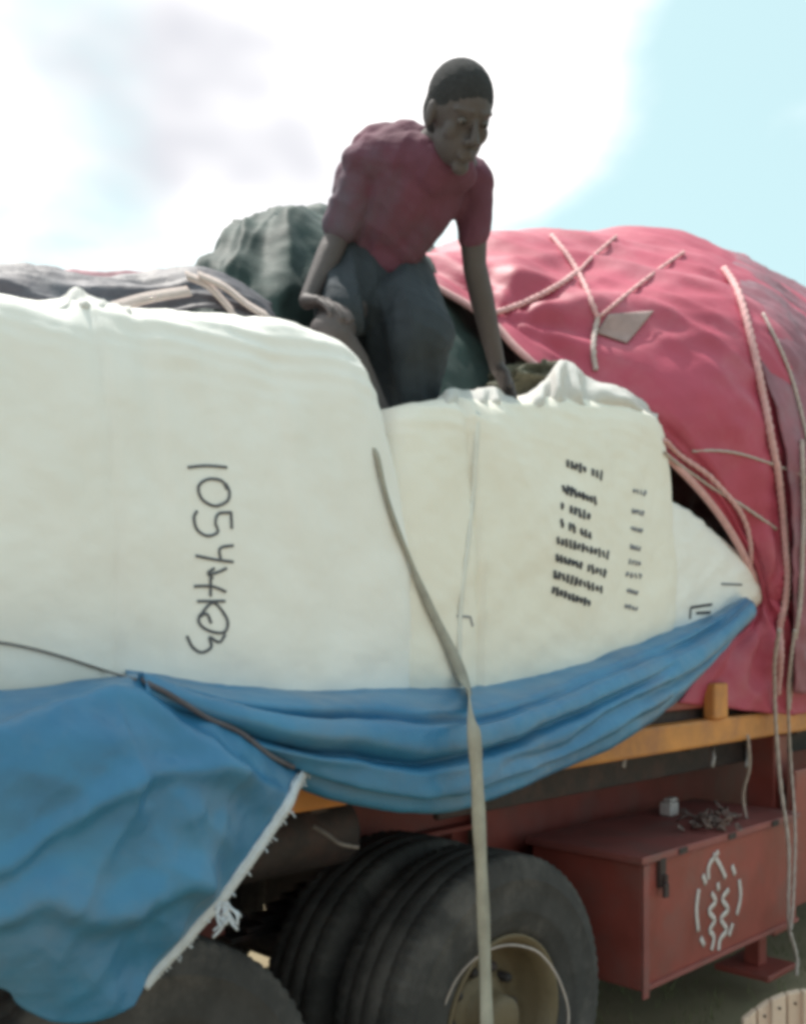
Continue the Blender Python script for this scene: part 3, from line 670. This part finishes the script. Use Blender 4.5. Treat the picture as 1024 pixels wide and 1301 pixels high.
hm = link('frayed_hem', mesh_of(V, Fs), M['hem'], fl)
random.seed(5); ps = []
for i in range(150):
    p = random.choice(fe['right'])+U*random.uniform(-.010, .008)+ZV*random.uniform(-.01, .004)
    l = random.uniform(.004, .03)*random.random()**.5; d = Vector((random.uniform(.1, .9), random.uniform(-.3, .3), -random.uniform(.3, 1))).normalized()
    ps.append(tube_mesh(crow([p, p+d*l*.5+Vector((random.uniform(-.006, .006), 0, 0)), p+d*l], 5), .0016, 4))
for i in range(16):
    p = Q(278+random.uniform(0, 12), 1145+random.uniform(0, 24), 1.95); q = p+Vector((random.uniform(-.02, .03), random.uniform(-.01, .01), -random.uniform(.015, .05)))
    ps.append(tube_mesh(crow([p, (p+q)/2+Vector((random.uniform(-.012, .012), 0, 0)), q], 6), .0028, 5))
V, Fs = merge(ps); link('loose_threads', mesh_of(V, Fs), M['hem'], fl)

# ------------------------------------------------------------------ straps and cords
def web(ctrl, width, label):
    ps = crow([P(x, y, o) for x, y, o in ctrl], 90)
    V, Fs = ribbon_mesh([(p+NV*(.0015*math.sin(i*.7)), NV) for i, p in enumerate(ps)], width, .006)
    V2 = []
    o = link('strap', mesh_of(V, Fs), M['strap']); tag(o, label, 'strap'); return o
hs = draped(smooth2([(473, 560), (482, 612), (498, 665), (540, 765), (574, 835), (592, 880)], 6), .006, 6)
pts = [p for p, _ in hs]; nn = [n_ for _, n_ in hs]
tail = crow([pts[-1], P(598, 905, .375), P(603, 960, .405), P(608, 1060, .385), P(613, 1170, .355), P(617, 1301, .35), P(620, 1420, .34), P(622, 1500, .33)], 80)
allp = [pts[0]-NV*.09+ZV*.03-U*.01, pts[0]-NV*.04+ZV*.015]+pts+tail[1:]; alln = [nn[0]]*2+nn+[NV]*(len(tail)-1)
for _ in range(6):
    allp = [allp[0]]+[(allp[i-1]+allp[i]*2+allp[i+1])/4 for i in range(1, len(allp)-1)]+[allp[-1]]
    alln = [alln[0]]+[(alln[i-1]+alln[i]*2+alln[i+1]).normalized() for i in range(1, len(alln)-1)]+[alln[-1]]
def web2(a, n_, i):
    return a
Ws = []
V = []; Fs = []
for i, (p, nn_) in enumerate(zip(allp, alln)):
    wd = .015+.027*max(0, min(1, (i-len(pts)*.5)/(len(pts)*.5)))
    d = (allp[min(i+1, len(allp)-1)]-allp[max(i-1, 0)]).normalized(); a = d.cross(nn_).normalized()*(wd/2*(1+.08*math.sin(i*.5)))
    V += [p-a, p+a, p+a+nn_*.006, p-a+nn_*.006]
for i in range(len(allp)-1):
    for k in range(4): Fs.append((i*4+k, (i+1)*4+k, (i+1)*4+(k+1) % 4, i*4+(k+1) % 4))
tag(link('strap', mesh_of(V, Fs), M['strap']), 'long beige webbing strap pulled down over the bags and past the wheel', 'strap')
hs = draped(smooth2([(-60, 812), (0, 816), (60, 829), (120, 848), (172, 866)], 5), .004, 8)
tag(tube('cord', [p for p, _ in hs], .0028, M['cord'], dense=80), 'thin dark cord stretched across the foot of the left bag', 'cord')
hs = draped(smooth2([(180, 868), (215, 884), (260, 908), (320, 944), (372, 972)], 5), .008, 8)
tag(tube('cord', [p for p, _ in hs], .006, M['grey'], dense=80), 'dark rolled cord along the upper edge of the hanging blue flap', 'cord')
tag(tube('wire_loop', [Q(548, 1330, 3.02), Q(562, 1285, 3.0), Q(582, 1242, 2.98), Q(610, 1214, 2.97), Q(640, 1202, 2.97), Q(668, 1204, 2.98), Q(690, 1216, 3.0), Q(712, 1250, 3.03), Q(722, 1300, 3.06), Q(700, 1370, 3.06), Q(640, 1400, 3.0), Q(580, 1380, 3.0), Q(548, 1330, 3.02)], .0035, M['ropel'], dense=120), 'thin pale cord hanging in a loop in front of the wheel', 'cord')
g2 = 'slack ropes hanging beside the toolbox'
for i, (a, lab) in enumerate((([(990, 800, .24), (984, 840, .17), (984, 880, .12), (986, 930, .09), (992, 1000, .07), (1002, 1080, .07), (1002, 1170, .07), (1012, 1215, .07), (1012, 1240, .07)], 'slack rope hanging down the right corner of the red toolbox'),
    ([(1010, 800, .27), (1004, 845, .22), (1001, 885, .16), (1004, 960, .08), (1010, 1050, .09), (1008, 1140, .09), (1004, 1190, .09)], 'second slack rope, just right of the rope at the toolbox corner'),
    ([(950, 935, .08), (952, 975, .02), (944, 1010, -.05), (948, 1040, -.08)], 'short loose cord end hanging above the red toolbox lid'))):
    o = tube('rope', [P(*q) for q in a], (.008, .006, .006)[i], M['ropel'], dense=90, n=10, twist=.35); tag(o, lab, 'rope', g2)
# things lying on the toolbox lid
zl = .873
k = empty('chain', T(tb_s0+.28, -.2, zl), 'rusty chain heaped on the lid of the red toolbox', 'chain')
random.seed(3)
def ptz(px, py, z): Y = (1.7-z)*F/(py-HOR); return Q(px, py, Y)
ch = []
for i in range(46):
    c = ptz(random.gauss(905, 20), 1052+random.uniform(-14, 8), zl)+ZV*(.012+.05*random.random()*(1 if i % 2 else .3))
    a = random.uniform(0, 6.28); e1 = Vector((math.cos(a), math.sin(a), random.uniform(-.6, .6))).normalized(); e2 = e1.cross(Vector((random.uniform(-1, 1), random.uniform(-1, 1), 1)).normalized()).normalized()
    ring = [c+e1*(.022*math.cos(t))+e2*(.013*math.sin(t)) for t in [j*math.pi/8 for j in range(17)]]
    ch.append(tube_mesh(ring, .0045, 6))
V, Fs = merge(ch); link('links', mesh_of(V, Fs), M['chain'], k)
cc = ptz(850, 1036, zl)
s_, o_, _z = toso(cc)
tag(box('block', [(s_-.035, s_+.035, o_-.03, o_+.03, zl, zl+.06), (s_-.02, s_+.05, o_-.02, o_+.02, zl+.061, zl+.075)], M['white'], None, .008), 'small whitish block on the toolbox lid at the left of the chain', 'block')

# ------------------------------------------------------------------ pale wooden boards, lower right
wd = empty('wooden_crate', Q(1000, 1300, 3.0)-ZV*.5, 'pale wooden plank crate in the bottom right corner', 'crate')
wd.location.z = 0
tops = [(944, 1298), (962, 1284), (980, 1272), (1000, 1264), (1020, 1260), (1042, 1262), (1066, 1270), (1090, 1284), (1112, 1300)]
for i in range(8):
    x0, x1 = tops[i][0], tops[i+1][0]; V = []; Fs = []; Y = 2.9+.02*(i % 2)
    a0, a1 = Q(x0+.8, tops[i][1], Y), Q(x1-.8, tops[i+1][1], Y)
    for (a, y_) in ((a0, 0), (a1, 0), (a1, .025), (a0, .025)):
        V.append(a+Vector((0, y_, 0)))
    for (a, y_) in ((a0, 0), (a1, 0), (a1, .025), (a0, .025)):
        q = a+Vector((0, y_, 0)); q.z = .0; V.append(q)
    Fs = [(0, 1, 2, 3), (7, 6, 5, 4), (0, 4, 5, 1), (1, 5, 6, 2), (2, 6, 7, 3), (3, 7, 4, 0)]
    pl_ = link('plank', mesh_of(V, Fs), M['wood'], wd, False)
    bv = pl_.modifiers.new('b', 'BEVEL'); bv.width = .003
    nail = (a0+a1)/2-ZV*.03-Vector((0, .002, 0))
    Vn, Fn = tube_mesh([nail, nail-Vector((0, .003, 0))], .004, 8); link('nail', mesh_of(Vn, Fn), M['steel'], pl_, False)
V, Fs = tube_mesh([Q(946, 1330, 2.955), Q(1030, 1330, 2.955), Q(1112, 1330, 2.955)], .018, 4); link('batten', mesh_of(V, Fs), M['wood'], wd, False)

# ------------------------------------------------------------------ the man
def rcone(bm, a, b, ra, rb, n=16, m=5):
    d = b-a; L_ = d.length; d = d/L_ if L_ > 1e-6 else Vector((0, 0, 1))
    x = d.orthogonal().normalized(); y = d.cross(x); rings = []
    prof = [(-ra*math.cos(t), ra*math.sin(t)) for t in [math.pi/2*k/m for k in range(1, m+1)]]
    prof += [(L_+rb*math.sin(t), rb*math.cos(t)) for t in [math.pi/2*k/m for k in range(0, m)]]
    v0 = bm.verts.new(a-d*ra); v1 = bm.verts.new(b+d*rb)
    for h_, r_ in prof: rings.append([bm.verts.new(a+d*h_+x*(r_*math.cos(2*math.pi*k/n))+y*(r_*math.sin(2*math.pi*k/n))) for k in range(n)])
    for k in range(n):
        bm.faces.new((v0, rings[0][(k+1) % n], rings[0][k])); bm.faces.new((v1, rings[-1][k], rings[-1][(k+1) % n]))
        for i in range(len(rings)-1): bm.faces.new((rings[i][k], rings[i][(k+1) % n], rings[i+1][(k+1) % n], rings[i+1][k]))
def ell(bm, c, r, fr=None, n=20):
    fr = fr or Matrix.Identity(3); rows_ = []
    for j in range(1, n):
        th = math.pi*j/n
        rows_.append([bm.verts.new(c+fr @ Vector((r[0]*math.sin(th)*math.cos(2*math.pi*i/n), r[1]*math.sin(th)*math.sin(2*math.pi*i/n), r[2]*math.cos(th)))) for i in range(n)])
    t = bm.verts.new(c+fr @ Vector((0, 0, r[2]))); b = bm.verts.new(c-fr @ Vector((0, 0, r[2])))
    for i in range(n):
        k = (i+1) % n; bm.faces.new((t, rows_[0][i], rows_[0][k])); bm.faces.new((b, rows_[-1][k], rows_[-1][i]))
        for j in range(n-2): bm.faces.new((rows_[j][i], rows_[j+1][i], rows_[j+1][k], rows_[j][k]))
def fused(name, bm, voxel, m, parent, smooth_it=6, wr=None):
    me = bpy.data.meshes.new('t'); bm.to_mesh(me); bm.free()
    tmp = bpy.data.objects.new('t', me); C.objects.link(tmp)
    r_ = tmp.modifiers.new('r', 'REMESH'); r_.mode = 'VOXEL'; r_.voxel_size = voxel
    s_ = tmp.modifiers.new('s', 'SMOOTH'); s_.iterations = smooth_it; s_.factor = .5
    dg = bpy.context.evaluated_depsgraph_get(); me2 = bpy.data.meshes.new_from_object(tmp.evaluated_get(dg))
    bpy.data.objects.remove(tmp)
    if wr:
        nn_ = [v.normal.copy() for v in me2.vertices]
        for v, n_ in zip(me2.vertices, nn_): v.co = v.co+n_*wr(v.co)
    me2.name = name; return link(name, me2, m, parent)
man = empty('person', Q(490, 420, 3.1), 'man in maroon shirt crouching on the white bags, leaning on one hand', 'person')
hipR, hipL = Q(458, 352, 3.12), Q(505, 362, 3.20); pel = Q(478, 345, 3.17)
kneR, ankR = Q(420, 426, 2.83), Q(489, 548, 3.02)
kneL, ankL = Q(532, 425, 2.98), Q(528, 560, 3.16)
belly, chest = Q(485, 292, 3.10), Q(515, 232, 2.99)
shR, shL = Q(470, 205, 2.92), Q(598, 226, 3.03)
nk, hd = Q(552, 196, 2.90), Q(583, 148, 2.79)
elR, wrR = Q(429, 300, 2.99), Q(391, 382, 2.89)
elL, wrL = Q(603, 338, 3.10), Q(632, 466, 3.23)
# head frame: y forward (where he looks), z up
fw = Vector((.40, -.66, -.66)).normalized(); upv = (Vector((-.10, 0, 1))-fw*Vector((-.10, 0, 1)).dot(fw)).normalized(); rt_ = fw.cross(upv)
HF = Matrix((rt_, fw, upv)).transposed()*1.09
def H(x, y, z): return hd+HF @ Vector((x, y, z))
bm = bmesh.new()
ell(bm, H(0, -.010, .028), (.076, .096, .092), HF); ell(bm, H(0, .022, -.045), (.060, .066, .066), HF)
ell(bm, H(0, .068, -.098), (.024, .020, .020), HF); rcone(bm, H(0, .086, .012), H(0, .106, -.026), .008, .013); 
for sx in (-1, 1):
    ell(bm, H(.014*sx, .094, -.032), (.010, .010, .008), HF); ell(bm, H(.040*sx, .052, -.020), (.022, .022, .026), HF)
    rcone(bm, H(.012*sx, .083, .034), H(.050*sx, .066, .032), .007, .006); ell(bm, H(.079*sx, -.006, -.004), (.009, .020, .032), HF)
    rcone(bm, H(0, .090, -.057+.004*sx), H(.020*sx, .082, -.060), .008, .006); rcone(bm, H(-.018, .088, -.070), H(.018, .088, -.070), .007, .007)
rcone(bm, H(0, -.035, -.06), nk-fw*.02, .056, .062)
rcone(bm, nk, shR.lerp(nk, .25), .06, .055); rcone(bm, nk, shL.lerp(nk, .25), .06, .055)
ell(bm, chest, (.13, .11, .15)); ell(bm, belly, (.12, .11, .14)); ell(bm, pel, (.14, .13, .12)); rcone(bm, belly, pel, .11, .12); rcone(bm, chest, nk, .11, .07)
for sh, el, wr_, r0 in ((shR, elR, wrR, 0), (shL, elL, wrL, 0)):
    rcone(bm, chest.lerp(sh, .5), sh, .07, .055); rcone(bm, sh, sh.lerp(el, .45), .052, .046); rcone(bm, sh.lerp(el, .45), el, .046, .036)
    rcone(bm, el, el.lerp(wr_, .3), .037, .038); rcone(bm, el.lerp(wr_, .3), wr_, .038, .026)
for hp, kn, an in ((hipR, kneR, ankR), (hipL, kneL, ankL)):
    rcone(bm, hp, kn, .082, .056); ell(bm, kn, (.062, .062, .064)); cf = kn.lerp(an, .3)
    rcone(bm, kn, cf, .058, .064); rcone(bm, cf, an, .064, .040)
    ft = an+Vector((.05, -.02, -.05)) if an is ankR else an+Vector((.02, -.10, -.05))
    rcone(bm, an, ft, .036, .028); rcone(bm, ft, ft+(ft-an)*.8, .03, .022)
def hand(wr_, d, up_, side, curl=.3, spread=.10):
    """d: along the fingers, up_: back of the hand, side: towards the thumb"""
    d = d.normalized(); up_ = (up_-d*up_.dot(d)).normalized(); sd_ = d.cross(up_); 
    if sd_.dot(side) < 0: sd_ = -sd_
    for k_ in range(4):
        off = (1.5-k_)*.0195
        base = wr_+d*(.088-.004*abs(k_-1))+sd_*off*1.02
        rcone(bm, wr_+d*.012+sd_*off*.6, base, .0165, .0125, 10, 3)
        l_ = (.043, .049, .045, .035)[k_]; a = .0; p = base; dd = (d+sd_*spread*(1.5-k_)*.5).normalized()
        for seg, (f_, r_) in enumerate(((1, .0100), (.62, .0092), (.5, .0083))):
            a += curl*(1, .9, .6)[seg]; v_ = dd*math.cos(a)-up_*math.sin(a); q = p+v_*(l_*f_)
            rcone(bm, p, q, r_, r_-.0007, 10, 3); p = q
    tb_ = wr_+d*.025+sd_*.025; v_ = (d*.65+sd_*.75-up_*.15).normalized(); p = tb_+v_*.042; rcone(bm, tb_, p, .016, .0125, 10, 3)
    v2 = (d*.85+sd_*.35-up_*.3).normalized(); q = p+v2*.032; rcone(bm, p, q, .0115, .0105, 10, 3); rcone(bm, q, q+(v2-up_*.1).normalized()*.024, .0105, .009, 10, 3)
# right hand closed over the knee, left hand spread on the bag
hand(wrR, Vector((.62, -.62, -.22)), Vector((.1, -.2, 1)), Vector((.7, .6, 0)), .30, .06)
hand(wrL, Vector((.35, -.15, -.75)), Vector((.55, .2, .5)), Vector((-.3, -1, 0)), .22, .25)
body = fused('body', bm, .0040, M['skin'], man, 8)
bm = bmesh.new()
for sx in (-1, 1): ell(bm, H(.031*sx, .0755, .010), (.0120, .0115, .0095), HF, 14)
me = bpy.data.meshes.new('eyes'); bm.to_mesh(me); bm.free(); link('eyes', me, M['eyew'], man)
bm = bmesh.new()
for sx in (-1, 1): ell(bm, H(.031*sx, .0850, .009), (.0055, .003, .0055), HF, 10)
me = bpy.data.meshes.new('irises'); bm.to_mesh(me); bm.free(); link('irises', me, M['iris'], man)
bm = bmesh.new(); ell(bm, H(0, -.017, .040), (.079, .098, .088), HF, 30); ell(bm, H(0, -.045, .0), (.074, .066, .075), HF, 30)
def hairn(co): return .0012*noise.noise(co*160)
fused('hair', bm, .004, M['hair'], man, 3, hairn)
# shirt
bm = bmesh.new()
rcone(bm, nk-fw*.02-Vector((0, 0, .035)), nk+Vector((.0, -.01, -.045)), .078, .075)
ell(bm, Q(560, 222, 2.93), (.10, .085, .07)); rcone(bm, nk+Vector((.03, .0, -.03)), shR, .080, .074); rcone(bm, Q(530, 194, 2.95), Q(478, 208, 2.97), .075, .08)
back = Q(500, 215, 3.06)
rcone(bm, shR, nk.lerp(back, .3), .066, .078); rcone(bm, nk.lerp(back, .4), shL, .080, .064)
ell(bm, Q(505, 235, 3.02), (.165, .135, .165)); rcone(bm, chest, belly, .145, .145); ell(bm, Q(485, 208, 3.0), (.105, .11, .105)); rcone(bm, shR+Vector((.02, 0, .0)), Q(520, 195, 2.96), .075, .085); ell(bm, Q(548, 245, 3.0), (.10, .10, .11))
rcone(bm, belly, Q(482, 318, 3.12), .145, .135); rcone(bm, Q(545, 262, 3.0), Q(512, 312, 3.04), .085, .055)
ell(bm, Q(462, 250, 3.04), (.085, .10, .13))
slR = shR.lerp(elR, .82); slL = shL.lerp(elL, .62)
rcone(bm, shR, slR, .060, .055); rcone(bm, shL, slL, .060, .055)
def wrs(co):
    return .010*ridge(co.x*4+co.z*6, co.z*2-co.x*2, co.y*2)+.006*noise.noise(co*9)+.006*ridge(co.x*10+co.z*12, co.z*4, 1)+.004*ridge(co.x*20-co.z*9, co.y*9, 3)-.008
ell(bm, Q(502, 200, 2.99), (.12, .09, .085)); ell(bm, Q(522, 186, 2.98), (.085, .08, .065))
sh_ = fused('shirt', bm, .0055, M['shirt'], man, 10, wrs)
# rolled collar and sleeve hems read as darker bands
def ringat(c, ax, r, tr_, n=40):
    ax = ax.normalized(); x = ax.orthogonal().normalized(); y = ax.cross(x)
    return tube_mesh([c+x*(r*math.cos(t))+y*(r*math.sin(t)) for t in [2*math.pi*i/n for i in range(n+1)]], tr_, 6)
# trousers
bm = bmesh.new()
ell(bm, pel, (.155, .145, .13)); rcone(bm, hipR, hipR.lerp(kneR, .72), .115, .078); rcone(bm, hipL, kneL, .115, .098); rcone(bm, kneL, ankL.lerp(kneL, .25), .092, .070)
rcone(bm, Q(490, 380, 3.12), Q(508, 505, 3.14), .10, .075); rcone(bm, Q(500, 400, 3.05), Q(515, 505, 3.10), .10, .08)
rcone(bm, belly+Vector((0, .03, -.05)), pel, .13, .13)
def wrt(co):
    return .024*ridge(co.x*6, co.z*1.2, co.y*3)+.006*noise.noise(co*8)+.010*ridge(co.x*15+co.z*3, co.z*3, 1)+.004*ridge(co.x*8+co.z*22, co.y*6, 3)-.01
fused('trousers', bm, .006, M['cloth'], man, 10, wrt)
